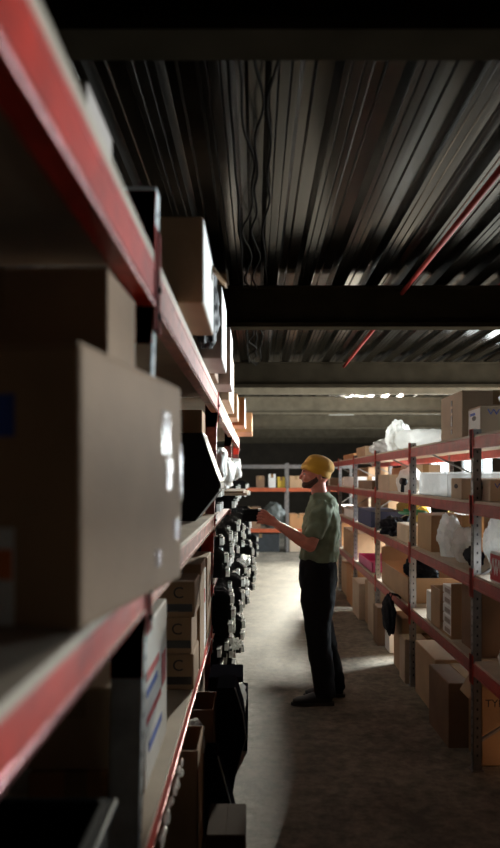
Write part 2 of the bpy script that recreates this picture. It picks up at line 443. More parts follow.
# ============================================================ things on the left rack
# --- near bay, waist shelf: the big blurred carton
def big_box():
    L = .635; W = .42; H = .465; ang = -math.atan2(.105, .66)
    c0 = Vector((-.284, 1.176, 0)); ux = Vector((math.cos(ang), math.sin(ang), 0)); uy = Vector((-math.sin(ang), math.cos(ang), 0))
    cc = c0 - ux*W/2 + uy*L/2
    t = root('cardboard_box', (cc.x, cc.y, 1.3515), 'very large blurred brown carton with shiny clear tape in the left foreground', 'box', rz=ang)
    b = MB(); b.box(-W/2, W/2, -L/2, L/2, 0, H, .008); b.box(-W/2+.004, -.001, -L/2+.004, L/2-.004, H-.001, H+.003); b.box(.001, W/2-.004, -L/2+.004, L/2-.004, H-.001, H+.003)
    b.build('box_body', card, t)
    k = MB()
    for (ya, yb, za, zb) in ((-.17, -.10, .30, .40), (-.13, -.09, .22, .29), (-.07, -.02, .10, .15), (-.22, -.18, .05, .09)):
        q_ = MB(); q_.box(W/2-.0005, W/2+.0015, L/2+ya, L/2+yb, za, zb, .0003); q_.build('tape_patch', tape_c, t)['label'] = 'glossy clear tape patch'
    q_ = MB(); q_.box(W/2-.014, W/2+.002, L/2-.02, L/2+.002, .19, .33, .002); q_.build('tape_patch', tape_c, t)['label'] = 'glossy clear tape patch'
    k.box(-.03, .03, -L/2, L/2, H+.003, H+.0045)
    k.build('clear_tape', tape_c, t)['label'] = 'glossy clear tape strips'
    m = MB(); m.box(.02, .097, -L/2-.0015, -L/2+.0005, .315, .385); m.build('printed_mark', inkb, t)['label'] = 'blue printed mark'
    l = MB(); l.box(-.02, .097, -L/2-.0015, -L/2+.0005, .004, .165); lo = l.build('paper_label', paper, t)
    MB().box(-.016, .094, -L/2-.0022, -L/2-.0012, .08, .13).build('label_stripe', orange_s, lo)
big_box()
carton('dim brown carton resting on top of the very large foreground carton', -.78, -.297, 1.49, 1.78, 1.3565+.465, 2.024, card, tape_b, rz=-.03)
# near bay, lower shelf
carton('tall brown carton standing behind the grey post on the lower left shelf', -.62, -.355, 1.96, 2.24, .812, 1.03, card, tape_b)
carton('brown carton directly under the tall brown carton on the lower left shelf', -.61, -.355, 1.95, 2.25, .60, .805, card_o, tape_b)
tb = root('black_crate', (-.60, 1.34, .602), 'low black crate at the bottom left corner of the picture', 'crate')
b = MB(); b.box(-.28, .28, -.24, .24, 0, .012); b.box(-.28, -.265, -.24, .24, 0, .30, .003); b.box(.265, .28, -.24, .24, 0, .30, .003)
b.box(-.28, .28, -.24, -.225, 0, .30, .003); b.box(-.28, .28, .225, .24, 0, .30, .003); b.build('crate_body', blackp, tb)
b = MB(); b.box(-.29, .30, -.25, -.235, .285, .30, .003); b.box(-.29, .30, .235, .25, .285, .30, .003); b.box(-.29, -.275, -.25, .25, .285, .30, .003); b.box(.275, .30, -.25, .25, .285, .30, .003); b.build('crate_rim', darkpl, tb)
# second bay, lower shelf: white printed carton
wb = carton('white carton with red and blue print just beyond the grey post, lower left shelf', -.78, -.35, 2.30, 2.86, .60, 1.12, card_w, tape_c)
for (ya, yb, za, zb, mm) in ((-.25, .05, .34, .37, inkr), (-.25, .0, .29, .315, inkb), (-.25, .1, .20, .225, inkr), (-.20, .12, .10, .13, inkb), (.12, .24, .22, .34, inkr)):
    MB().box(.2145, .2165, ya, yb, za, zb).build('printed_stripe', mm, wb)
op = MB(); op.box(-.10, .20, -.322, -.318, .50, .56, rot=Matrix.Rotation(.4, 3, 'X')); op.build('flap', card_w, wb)
# three small stacked cartons with a round arrow mark
for k in range(3):
    t = carton(('lowest', 'middle one', 'topmost')[k] + ' of three small brown cartons stacked beyond the white printed carton, left shelf', -.56+k*.0, -.292+.004*(k == 2)-.01*(k == 1), 3.42, 3.72, .60+k*.1705, .60+k*.1705+.166, card, tape=None, group=None)
    MB().box(-.13, .125, -.1515, -.1495, .025, .062).build('dark_tape_band', tape_d, t)
    text(t, 'C', .075, (.06, -.1508, .112), ROT_NEAR, inkk)
carton('taller brown carton with a grey lid behind the three small stacked cartons', -.60, -.29, 3.78, 4.08, .60, 1.14, card, None, lid=True)
carton('white carton with a red label behind the stacked cartons on the lower left shelf', -.62, -.305, 4.15, 4.45, .60, 1.05, card_w, tape_b)
MB().box(.158, .1595, -.1, .05, .26, .34).build('red_label', inkr, [o for o in COL.objects if o.get('label', '').startswith('white carton with a red label')][0])
carton('narrow brown carton next to the second upright on the lower left shelf', -.60, -.30, 4.50, 4.86, .60, 1.10, card, tape_b)

# second bay, waist shelf: black slanted crate and carton behind it
t = root('black_crate', (-.36, 4.35, 1.35), 'large black angular crate tilted on the left waist-high shelf', 'crate')
pr = [(-.14, 0), (.015, 0), (.15, .17), (.155, .225), (.055, .50), (-.10, .50), (-.14, .46)]
MB().prism(pr, 'y', -.22, .22).build('crate_body', blackp, t)
e = MB(); e.quadbar((.05, -.222, .50), (.152, -.222, .225), .008, .006); e.quadbar((.05, -.222, .50), (.05, .222, .50), .01, .01); e.quadbar((.155, -.222, .20), (.155, .222, .20), .012, .03); e.build('crate_rim', darkpl, t)
carton('brown carton wedged behind the black angular crate under the upper left beam', -.95, -.34, 4.60, 4.90, 1.35, 2.02, card, tape_b)
carton('brown carton deep on the left waist-high shelf beyond the large foreground carton', -1.0, -.48, 2.3, 2.9, 1.35, 1.85, card_d, tape_b)
carton('dark brown carton deep on the left waist-high shelf before the black crate', -1.0, -.50, 3.2, 3.8, 1.35, 1.80, card_d, tape_b)

# top left shelf, boxes overhanging the aisle; white sides carry painted-in light
ft = root('white_carton', (-.50, 1.62, 2.1715), 'small pale carton with a blue mark high on the near top left shelf', 'box')
MB().box(-.15, .155, -.13, .13, 0, .24, .004).build('box_body', card_g, ft)
MB().box(.1548, .1565, -.06, .05, .05, .12).build('printed_mark', inkb, ft)
def top_box(label, xr, y0, y1, z1, m, hole=None, xl=-.75, z0=2.17):
    return carton(label, xl, xr, y0, y1, z0, z1, m, tape_b, hole=hole)
tbx = top_box('big brown carton with painted-in light on its aisle side, overhanging the near top left beam', -.174, 2.39, 2.95, 2.45, card)
MB().box(.2882, .2898, -.275, .275, .004, .276).build('bright_side_face', card_w, tbx)['label'] = 'side whitened by painted-in light'
f_ = MB(); f_.box(.27, .36, .18, .26, .22, .226, rot=Matrix.Rotation(.9, 3, 'Y')); f_.build('flap', card, tbx)
b2 = top_box('second carton from the camera, top left shelf, with painted-in light on its aisle side', -.165, 3.51, 4.03, 2.52, card_g)
MB().box(.2927, .2942, -.255, .255, .004, .345).build('bright_side_face', card_w, b2)
ps = root('black_plastic_sheet', (-.22, 3.2, 2.17), 'folded black plastic sheet between the two nearest cartons on the top left shelf', 'sheet')
blob('sheet_fold', blackp, ps, (0, 0, .17), (.055, .19, .17), 3, amp=.3, sub=5, flat=.001)
b3 = top_box('third top left shelf carton with a black hand hole, light painted on that side', -.158, 4.50, 4.91, 2.52, card_g, hole='L')
MB().box(.2962, .2972, -.20, .20, .004, .345).build('bright_side_face', card_w, b3)
h3 = MB(); h3.loft([((.2965, 0, .22), .05, .02), ((.299, 0, .22), .05, .02)], 16, ref=(0, 1, 0)); h3.build('hand_hole', inkk, b3)
top_box('dark carton set back on the top left shelf between second and third overhanging cartons', -.23, 4.07, 4.46, 2.40, card_d)
top_box('pale tall carton set back on the top left shelf beyond the third carton', -.20, 5.4, 6.6, 2.62, card_l)
b4 = top_box('brown carton with light painted white on its side far along the top left shelf', -.125, 8.07, 8.7, 2.48, card_o)
MB().box(.3127, .3142, -.34, .34, .004, .305).build('bright_side_face', card_w, b4)
h3 = MB(); h3.loft([((.3135, 0, .18), .05, .02), ((.316, 0, .18), .05, .02)], 16, ref=(0, 1, 0)); h3.build('hand_hole', inkk, b4)
top_box('orange brown carton at the far end of the top left shelf', -.05, 9.3, 10.3, 2.42, card_o)
top_box('small brown carton between the bright-sided cartons on the far top left shelf', -.18, 7.0, 7.6, 2.40, card)

# third bay above the waist shelf: bright white paper parcels
for k, (y0, y1, xr, z0, z1) in enumerate(((5.08, 5.60, -.215, 1.558, 1.82), (5.75, 6.3, -.20, 1.4905, 1.78), (6.4, 7.0, -.21, 1.4905, 1.77), (7.25, 7.8, -.16, 1.56, 1.8))):
    t = root('paper_parcel', (-.45, (y0+y1)/2, z0), 'white wrapped parcel, ' + ('nearest', 'second', 'third', 'farthest')[k] + ' in the row lying on black bins beyond the second left upright', 'parcel', 'white parcels on the left waist-high shelf')
    blob('parcel_body', paper, t, (0, 0, (z1-z0)*.5), (xr+.45, (y1-y0)/2*.9, (z1-z0)/2), 20+k, amp=.10, freq=2.5, flat=.001, sq=.45)
# flat brown boards poking out on the waist shelf
t = root('wooden_board', (-.20, 6.42, 1.4525), 'pair of thin brown boards poking out over the aisle from the left waist-high shelf', 'board')
MB().box(-.3, .13, -.66, .66, 0, .02, .003).build('board', card_l, t); MB().box(-.3, .10, -.66, .66, .021, .036, .003).build('board', card_d, t)

# --- black parts bins
def make_bin():
    t = root('parts_bin', (0, 0, 0))
    w_, d, h, th = .075, .30, .100, .004
    b = MB(); b.box(-d, 0, -w_, w_, 0, th)
    for s in (-1, 1):
        y0 = s*w_; y1 = s*(w_-th)
        b.prism([(-d, 0), (0, 0), (0, h*.62), (-.05, h), (-d, h)], 'y', min(y0, y1), max(y0, y1))
    b.box(-d, -d+th, -w_, w_, 0, h); b.box(-th, 0, -w_, w_, 0, h*.62)
    b.box(0, .024, -w_, w_, h*.58, h*.64, .002)
    b.build('bin_body', blackp, t)
    MB().box(.001, .028, -w_+.006, w_-.006, .006, h*.56, .002).build('glow_lip', milkfilm, t)['label'] = 'milky plastic lip added to glow in the back light'  # milky lip added so the bin fronts glow in the back light
    l = MB(); l.box(0, .0018, -w_+.010, w_-.006, h*.06, h*.56); l.build('label_card', paper, t)['label'] = 'white label card'
    return t
proto = make_bin(); first = True; nb = 0
ORD = ['first', 'second', 'third', 'fourth', 'fifth', 'sixth', 'seventh', 'eighth', 'ninth', 'tenth', 'eleventh', 'twelfth', 'thirteenth', 'fourteenth']
rows = {.12: 'lowest', .50: 'shin-high', .89: 'knee-high', 1.35: 'waist-high'}
def put_bin(x, y, z, label, group, rz, sc=1):
    global first, nb
    o = proto if first else copy_tree(proto); first = False; nb += 1
    o.location = (x, y, z); o.rotation_euler = (0, 0, rz); o.scale = (1, sc, 1)
    o['label'] = label; o['category'] = 'bin'; o['group'] = group
for zi, z in enumerate((.12, .50, .89, 1.35)):
    nl = {.12: 3, .50: 3, .89: 3, 1.35: 2}[z]
    for bay, (ya, yb, pit) in enumerate(((5.10, 7.90, .20), (8.15, 10.9, .26))):
        n = int((yb-ya)/pit)
        for i in range(n):
            y = ya+(i+.5)*pit
            ov = [.07, .10, .02, -.02][zi] + (y-5.1)*.02 + .05*math.sin(i*1.7+zi) + random.uniform(-.05, .06) + (.03 if bay else 0)
            for l in range(nl):
                if z > 1.3 and bay == 0 and l == 1 and 5.6 < y < 7.2: break
                if random.random() < .12 and l == nl-1: break
                x = XL(z) + max(.0, ov) + random.uniform(-.015, .015)
                if l and x < XL(z)+.01: x = XL(z)+.01
                put_bin(x, y, z+.001+l*.1015, 'black parts bin, %s layer of the %s row, %s past the %s left upright' % (('bottom', 'middle', 'top')[l] if nl == 3 else ('lower', 'upper')[l], rows[z], ORD[i], 'second' if bay == 0 else 'third'),
                        'black bins in the %s row %s the third left upright' % (rows[z], 'before' if bay == 0 else 'beyond'), random.uniform(-.05, .05), 1.0)
# white crumpled wrapper hanging out at shin height
t = root('plastic_bag', (-.08, 8.6, 0), 'white crumpled wrapper hanging out from the left bins near the bright floor', 'bag')
t.location = (-.12, 7.3, .76); blob('bag_body', milkfilm, t, (0, 0, .0), (.06, .14, .05), 31, amp=.5)
t = root('plastic_bag', (-.17, 5.6, .32), 'small white scrap of film tucked into the lower left bins', 'bag')
blob('bag_body', milkfilm, t, (0.02, 0, 0), (.04, .05, .04), 32, amp=.4)

# --- floor, below the lower left shelf
open_carton('tall open brown carton on the floor under the lower left shelf, nearest', -.62, -.235, 2.95, 3.25, 0, .49, card, flap=.0001, angs=(None,)*4)
open_carton('tall open brown carton on the floor behind the nearest one, left side', -.60, -.205, 3.50, 3.80, 0, .52-.04, card_d, flap=.0001, angs=(None,)*4)
bag('crumpled clear film bag stuffed in the tall open cartons at lower left', (-.29, 3.38, .50-.12), (.05, .05, .09), clearfilm, 5, .30)
t = carton('low dark brown carton on the aisle floor at the bottom of the left rack', -.19, -.04, 2.75, 3.02, 0, .245, mat('very_dark_cardboard', (.05, .03, .02), .9, spec=.1), None)
t = root('folder_box', (-.12, 3.75, 0), 'upper black angular folder box leaning out of the lower left rack', 'box')
pr = [(-.075, 0), (.0, 0), (.02, .12), (.07, .30), (.055, .42), (.015, .55), (-.075, .55)]
MB().prism(pr, 'y', -.12, .12).build('box_body', matte, t)
MB().quadbar((.02, -.122, .12), (.07, -.122, .30), .006, .004).quadbar((.07, -.122, .30), (.055, -.122, .42), .006, .004).quadbar((.055, -.122, .42), (.015, -.122, .55), .006, .004).build('rim_light_strip', galv, t)  # bright strips stand in for rim light along the black edges
t = root('folder_box', (-.15, 3.32, 0), 'lower black angular folder box leaning behind the low dark carton', 'box')
MB().prism([(-.08, 0), (.06, 0), (.06, .06), (-.02, .36), (-.08, .36)], 'y', -.08, .08).build('box_body', matte, t)
e = MB(); e.quadbar((.061, -.082, .06), (-.019, -.082, .36), .006, .004); e.build('rim_light_strip', galv, t)
bag('thin clear film wrapped around the upper black folder box', (-.12, 3.95, .40), (.06, .07, .10), clearfilm, 6, .28)
carton('black carton low in the left rack beside the aisle before the bins', -.30, -.05, 4.25, 4.60, 0, .30, matte, None, name='black_box')
carton('small black carton stacked on the black carton low in the left rack', -.28, -.08, 4.28, 4.58, .3035, .42, matte, None, name='black_box')
carton('black carton upright under the lower left shelf near the second post', -.60, -.33, 4.1, 4.7, 0, .47, card_d, None, name='black_box')
# crumpled film stuck along the lower beam
t = root('plastic_wrap', (-.285, 2.25, .50), 'strip of crumpled shiny film stuck along the lower left beam', 'film')
b = MB()
for k in range(26):
    y = -.5+k*.04
    b.ball((random.uniform(.0, .012), y, random.uniform(0, .04)), (random.uniform(.004, .010), random.uniform(.015, .03), random.uniform(.008, .02)), 2)
b.build('film_strip', clearfilm, t, True)

# ============================================================ things on the right rack
def rbox(label, u0, u1, vtop, z0, m=card, x=1.20, depth=.35, **kw):
    """carton whose aisle face (at x) spans the distances seen at columns u0 (far) and u1 (near)"""
    ya = x*F/(u1-256); yb = x*F/(u0-256)
    z1 = Z(vtop, ya); return carton(label, x, x+depth, ya, yb, z0, z1, m, **kw)
# top shelf
t1 = rbox('tall pale brown carton with a dark vertical print on the top right shelf', 441, 462, 391, 1.83, card_l, depth=.42, tape=tape_b)
hy = (t1.children[0].dimensions[1])
for (a, b_) in ((.03, .06), (.075, .145), (.16, .185), (.2, .235)):
    MB().box(-.2125, -.2105, -.035, -.005, a, b_).build('printed_mark', tape_d, t1)
t2 = carton('small white-sided carton with a hand hole and blue letters WA on the top right shelf', 1.235, 1.535, 4.012, 4.24, 1.83, 1.99, card_l, hole='R', tape=None)
dy2 = .114
MB().box(-.1512, -.1502, -dy2+.004, dy2-.004, .004, .15).build('bright_side_face', card_w, t2)
text(t2, 'WA', .045, (-.055, -dy2-.0012, .125), ROT_NEAR, inkb, sx=1.5)
MB().box(-.1525, -.1512, -.02, .07, .115, .13).build('printed_mark', inkb, t2)
bag('clear film bag standing on the top right shelf at the right edge of the picture', (1.37, 3.60, 1.97), (.13, .18, .15), clearfilm, 8, 1.83)
tw = root('plastic_bag', (1.36, 6.0, 1.83), 'long bundle of white plastic bags on the top right shelf before the tall pale carton', 'bag')
blob('bag_mouth', bagfilm, tw, (-.05, .70, .125), (.10, .17, .14), 9, amp=.4, sub=5, flat=.001)
bb = MB(); bb.loft([((-.03, .62, .10), .06, .07), ((-.03, .5, .095), .10, .09), ((-.02, .2, .09), .095, .085), ((-.02, -.2, .08), .085, .075), ((-.02, -.6, .065), .07, .06), ((-.02, -.98, .05), .04, .035), ((-.02, -1.0, .05), .02, .02)], 28, ref=(1, 0, 0))
bmesh.ops.subdivide_edges(bb.bm, edges=bb.bm.edges[:], cuts=3, use_grid_fill=True)
for v in bb.bm.verts:
    q = noise.noise_vector(v.co*Vector((14, 5, 14)))*.018; v.co += q; v.co.z = max(v.co.z, .001)
bb.build('bag_body', bagfilm, tw, True)
bag('greyish bag slumped on the top right shelf beyond the white bundle', (1.36, 7.75, 1.90), (.13, .3, .09), film('grey_film', (.4, .37, .34), .05), 11, 1.83)
carton('brown carton far along the top right shelf beyond the greyish bag', 1.24, 1.64, 8.3, 9.0, 1.83, 1.95, card)
carton('long low brown carton at the far end of the top right shelf', 1.24, 1.64, 9.3, 10.36, 1.83, 1.90, card_o)

# third shelf (1.47)
def whole(o, ya, d): pass
b1 = rbox('small brown carton with a hand hole left of the nearest post, right eye-level shelf', 451, 461.5, 479, 1.47, card_l, depth=.25, hole='R', tape=None)
b1b = rbox('brown carton with a hand hole right behind the nearest post on the right eye-level shelf', 471.5, 490, 480, 1.47, card_l, x=1.235, depth=.30, hole='R', tape=None)
text(b1b, 'WA', .04, (-.08, -(1.235*F/(471.5-256)-1.235*F/(490-256))/2-.0012, .08), ROT_NEAR, inkb, sx=1.4)
MB().box(-.1515, -.1502, -.03, .05, .085, .1).build('printed_mark', inkb, b1b)
carton('brown carton at the right edge of the picture on the eye-level shelf', 1.22, 1.60, 3.2, 3.62, 1.47, 1.60, card_d, tape_b)
pb = root('clear_plastic_tub', (1.42, 5.05, 1.4715), 'large cloudy clear plastic tub on the right eye-level shelf', 'tub')
b = MB(); b.box(-.2, .2, -.40, .40, 0, .006); b.box(-.2, -.195, -.40, .40, 0, .15, .001); b.box(.195, .2, -.4, .4, 0, .15, .001); b.box(-.2, .2, -.4, -.395, 0, .15, .001); b.box(-.2, .2, .395, .4, 0, .15, .001)
b.build('tub_body', tubfilm, pb)
MB().box(-.21, .21, -.41, .41, .15, .162, .003).build('tub_lid', tubfilm, pb)
bag('crumpled clear bag next to the cloudy tub on the right eye-level shelf', (1.26, 4.555, 1.515), (.035, .03, .045), clearfilm, 12, 1.47)
rbox('beige carton beyond the second post on the right eye-level shelf', 378, 389, 475, 1.47, card_l, depth=.3)
bag('white bag with a dark tool on it on the right eye-level shelf', (1.31, 6.25, 1.56), (.09, .22, .12), whitepl, 13, 1.47, amp=.2)
t = root('hand_tool', (1.21, 6.2, 1.50), 'black hand tool leaning on the white bag on the right eye-level shelf', 'tool')
t.location = (1.20, 5.95, 1.480)
b = MB(); b.loft([((0, -.08, .08), .03, .02), ((0, .06, .085), .03, .02)], 12); b.quadbar((0, .0, .08), (0, .03, .0), .025, .03); b.build('tool_body', blackp, t, True)
carton('orange brown carton standing deep beyond the white bag on the right eye-level shelf', 1.60, 1.88, 7.95, 8.6, 1.47, 1.70, card_o)
carton('pale carton standing deep just beyond the third post on the right eye-level shelf', 1.55, 1.85, 7.3, 7.8, 1.47, 1.72, card_l)
rbox('dark brown low carton beyond the third post on the right eye-level shelf', 358, 372, 481, 1.47, card_d, depth=.35)
carton('white carton beyond the fourth post on the right eye-level shelf', 1.22, 1.6, 9.05, 10.2, 1.47, 1.60, card_w)
rbox('small dark carton on top shelf level gap beyond the white carton, far right shelf', 330, 338, 478, 1.47, card_d, depth=.35)

# second shelf (1.07)
rbox('large brown carton left of the glowing bag on the right waist-high shelf', 417.5, 431, 516, 1.07, card, depth=.5, x=1.23)
carton('wide brown carton behind the glowing bag on the right waist-high shelf', 1.56, 1.86, 4.62, 5.0, 1.07, 1.34, card)
bag('glowing crumpled plastic bag standing on the right waist-high shelf', (1.29, 4.86, 1.20), (.075, .11, .14), milkfilm, 14, 1.07, knot=False)
bag('bright white cloth bundle left of the nearest post on the right waist-high shelf', (1.30, 4.55, 1.17), (.07, .10, .11), milkfilm, 15, 1.07, name='cloth_bundle', cat='cloth')
bag('bright white cloth bundle right of the nearest post on the right waist-high shelf', (1.44, 4.28, 1.21), (.09, .13, .14), milkfilm, 16, 1.07, name='cloth_bundle', cat='cloth')
bag('black cloth draped across the white bundles on the right waist-high shelf', (1.275, 4.27, 1.135), (.035, .15, .055), blackc, 17, 1.07, name='black_cloth', cat='cloth', amp=.3)
wbx = carton('white carton with red W lettering at the right edge of the waist-high shelf', 1.195, 1.5, 3.35, 3.72, 1.07, 1.222, card_w, tape_c)
MB().box(-.1540, -.1528, -.18, .18, .01, .14).build('red_side_panel', inkr, wbx)
for k in range(4): text(wbx, 'W', .12, (-.1550, .135-k*.09, .075), ROT_AISLE_R, card_w)
rbox('beige carton just beyond the second post on the right waist-high shelf', 397, 408, 526, 1.07, card_l, depth=.3)
bag('tangled black tools and straps on the right waist-high shelf beyond the second post', (1.30, 6.75, 1.13), (.11, .30, .09), blackc, 18, 1.07, name='tool_pile', cat='tools', amp=.6)
carton('yellow carton deep on the right waist-high shelf beyond the second post', 1.55, 1.85, 6.3, 7.0, 1.07, 1.22, yellow, None)
t = root('green_hose', (1.36, 6.2, 1.38), 'green hose coiled over the beige carton on the right waist-high shelf', 'hose'); t.location = (1.33, 6.2, 1.273)
MB().tube([(.10*math.cos(a), .25*math.sin(a), .012+.003*a) for a in [k*.3 for k in range(28)]], .011).build('hose_coil', green, t, True)
rbox('navy blue carton beyond the third post on the right waist-high shelf', 358, 371, 512, 1.07, blue_d, depth=.35, tape=None)
bag('pale yellow bag deep behind the navy carton on the right waist-high shelf', (1.72, 8.0, 1.22), (.14, .55, .16), yellow, 19, 1.07, amp=.15)
carton('white carton beyond the fourth post on the right waist-high shelf', 1.22, 1.6, 9.1, 10.1, 1.07, 1.18, card_w)
rbox('dark brown carton at the far end of the right waist-high shelf', 329, 339, 508, 1.07, card_d, depth=.35)
t = root('plastic_tray', (1.20, 8.9, .95), 'bright red plastic tray at the front of the right rack beyond the third post', 'tray'); t.location = (1.35, 8.1, .6015)
b = MB(); b.box(-.14, .14, -.5, .5, .0, .012); b.box(-.14, -.13, -.5, .5, 0, .1); b.box(.13, .14, -.5, .5, 0, .1); b.box(-.14, .14, -.5, -.49, 0, .1); b.box(-.14, .14, .49, .5, 0, .1)
b.build('tray_body', pinkm, t)

carton('added light-blocking tall brown carton deep on the right waist-high shelf beyond the fourth post', 1.62, 1.9, 8.95, 10.3, 1.075, 1.38, card)  # deep cartons added here to keep the lamp off the aisle floor
carton('added light-blocking tall pale carton deep on the right waist-high shelf at the far end', 1.62, 1.9, 10.5, 11.9, 1.075, 1.38, card_l)
carton('added light-blocking tall brown carton deep on the right eye-level shelf at the far end', 1.62, 1.9, 10.5, 11.9, 1.475, 1.74, card)
# first shelf (.60)
st = root('open_cardboard_box', (0, 0, 0), 'open brown carton packed with a column of white packets on the lower right shelf', 'box')
ya, yb = 4.48, 5.0; st.location = (1.36, (ya+yb)/2, .6015); dy = (yb-ya)/2
b = MB(); b.box(-.16, .16, -dy, dy, 0, .005); b.box(.155, .16, -dy, dy, 0, .32); b.box(-.16, .16, -dy, -dy+.006, 0, .34); b.box(-.16, .16, dy-.006, dy, 0, .26); b.box(-.16, -.155, .02, dy, 0, .26)
b.build('box_body', card, st)
for k in range(5):
    s0 = root('white_packet', (1.30, ya+.13, .6075+k*.062), 'white packet, %s in the column inside the open carton, lower right shelf' % ('lowest', 'second from bottom', 'middle', 'fourth from bottom', 'topmost')[k], 'packet')
    MB().box(-.09, .09, -.115, .115, 0, .058, .006).build('packet_body', card_w, s0); MB().box(-.0915, -.09, -.06, .06, .012, .04).build('printed_mark', card_g, s0)
carton('small white carton on the lower right shelf beside the open carton of packets', 1.21, 1.33, 5.05, 5.18, .60, .80, card_w, tape_b)
carton('large brown carton on the lower right shelf in the nearest bay', 1.47, 1.85, 2.9, 3.75, .60, .95, card_d, tape_b)
carton('small dark carton against the nearest post on the lower right shelf', 1.24, 1.7, 4.02, 4.40, .60, .96, card_d, tape_b)
bag('white film-wrapped package at the right edge on the lower right shelf', (1.31, 3.60-.02, .69), (.10, .17, .10), whitepl, 21, .60, amp=.15, name='wrapped_package', cat='package')
oc = open_carton('large open brown carton full of black gear, lower right shelf beyond the second post', 1.20, 1.75, 5.75, 6.95, .60, .80, card, flap=.14, angs=(None, None, None, 70))
bag('heap of black gear spilling out of the large open carton on the lower right shelf', (1.40, 6.14, .82), (.125, .25, .15), blackc, 22, .61, name='gear_heap', cat='gear', amp=.45)
hb0 = bag('black bag hanging down in front of the lower right shelf near the second post', (1.09, 6.0, .47), (.04, .20, .15), blackc, 23, .30, name='hanging_bag', amp=.25)
MB().tube([(0, -.05, .28), (.02, -.05, .34), (.085, -.04, .325), (.10, .0, .30), (.085, .04, .325), (.02, .05, .34), (0, .05, .28)], .006).build('strap', blackc, hb0, True)
carton('pale brown carton beyond the third post on the lower right shelf', 1.52, 1.8, 7.4, 8.6, .60, .92, card_l)
carton('magenta carton deep on the lower right shelf beyond the second post', 1.78, 1.88, 6.2, 6.6, .60, .98, pinkm, None)
carton('brown carton beyond the fourth post on the lower right shelf', 1.22, 1.7, 9.0, 10.2, .60, .90, card)
carton('orange carton at the far end of the lower right shelf', 1.22, 1.7, 10.6, 11.8, .60, .92, card_o)
# floor under the right rack
carton('pale low carton on the floor under the right rack beyond the boxes with flaps', 1.19, 1.6, 4.85, 5.45, 0, .38, card, tape_b)
carton('dark brown carton standing on the floor before the pale low carton, right side', 1.13, 1.45, 4.30, 4.75, 0, .38, card_d, tape_b, rz=.02)
ty = open_carton('open yellow-brown carton lettered TYPE on the floor behind the nearest right post', 1.245, 1.68, 4.03, 4.27, 0, .44, card, flap=.10, angs=(-60, None, None, 60))
text(ty, 'TYPE', .06, (-.13, -.1208, .345), ROT_NEAR, inkk)
carton('brown carton on the floor right of the nearest post at the right edge', 1.30, 1.8, 3.3, 3.80, 0, .42, card_o, tape_b)
carton('brown carton low at the right edge in front of the other edge carton', 1.20, 1.7, 2.72, 3.22, 0, .36, card_o, tape_b)
rnd = [(5.64, 5.85, .34, card_l), (5.9, 6.25, .45, card), (6.62, 6.84, .42, card_w), (6.9, 7.15, .36, card_d), (7.3, 7.7, .50, card_l), (7.75, 8.1, .46, card), (8.15, 8.7, .40, card_l), (8.95, 9.5, .48, card_o), (9.6, 10.3, .42, card), (10.6, 11.2, .5, card_l), (11.25, 11.9, .4, card)]
wd = ['slim pale', 'tall brown', 'white', 'small dark', 'tall pale', 'other tall brown', 'wide pale', 'wide orange', 'wide brown', 'far tall pale', 'farthest low brown']
pl = ['just beyond the second post', 'behind the slim pale one', 'under the open carton of black gear', 'just before the third post', 'just beyond the third post', 'between third and fourth posts', 'just before the fourth post', 'just beyond the fourth post', 'before the fifth post', 'beyond the fifth post', 'at the end of the rack']
for k, (a, b_, h, m) in enumerate(rnd):
    carton('%s carton on the floor under the right rack, %s' % (wd[k], pl[k].replace(' the ', ' ')), 1.15+.03*(k % 3), 1.55+.05*(k % 2), a, b_, 0, h, m, tape_b)

for a, b_, h, nm in ((4.9, 5.5, .42, 'before the second post'), (5.64, 6.2, .44, 'just beyond the second post'), (7.25, 7.9, .45, 'just beyond the third post'), (7.95, 8.7, .43, 'before the fourth post'), (8.9, 10.3, .45, 'beyond the fourth post'), (10.5, 11.9, .46, 'at the far end')):  # cartons added to block window light crossing under the rack
    carton('added light-blocking brown carton in the back row under the right rack, ' + nm, 1.66, 1.94, a, b_, 0, h, card)
# ============================================================ far cross rack
fr = root('storage_rack', (-.2, 16, 0), 'dim storage rack with orange beams across the far end of the aisle', 'shelving')
def fo(mb, name, m): o = mb.build(name, m, fr); o.location = -Vector(fr.location); return o
for xp in (-.9, .64, 2.1):
    b = MB()
    for yy in (15.5, 16.35): b.box(xp, xp+.06, yy, yy+.06, 0, 1.9)
    fo(b, 'upright', galv)
for z, m in ((.5, orange), (1.37, orange), (1.86, galv)):
    for a, b_ in ((-.84, .64), (.70, 2.1)):
        fo(MB().box(a, b_, 15.5, 15.55, z-.08, z), 'beam', m)
    if z < 1.8: fo(MB().box(-.84, 2.1, 15.55, 16.35, z-.02, z), 'deck_board', ply)
FB = [('brown carton on the far orange-beamed shelf at its left', .0, .18, 1.37, 1.62, card_d), ('white jug-shaped box on the far orange-beamed shelf', .27, .42, 1.37, 1.66, card_w), ('yellow carton on the far orange-beamed shelf', .46, .62, 1.37, 1.60, yellow),
      ('pale carton on the far shelf right of the upright', .72, 1.0, 1.37, 1.62, card), ('brown carton on the far lower shelf behind the standing man', .62+.1, 1.1, .5, .80, card_o), ('dark carton on the far lower shelf at its left', -.3, .1, .5, .95, card_d), ('flat pale carton on the far floor under the lower shelf', .72, 1.3, 0, .4, card_l), ('dark carton on the far floor left of the upright', -.3, .5, 0, .38, darkpl)]
for (lb, a, b_, z0, z1, m) in FB: carton(lb, a, b_, 15.6, 16.1, z0, z1, m, tape_b)
bag('grey bundle on the far lower shelf', (.38, 15.85, .75), (.24, .25, .28), film('dull_film', (.25, .27, .26), .02), 40, .50, amp=.2)

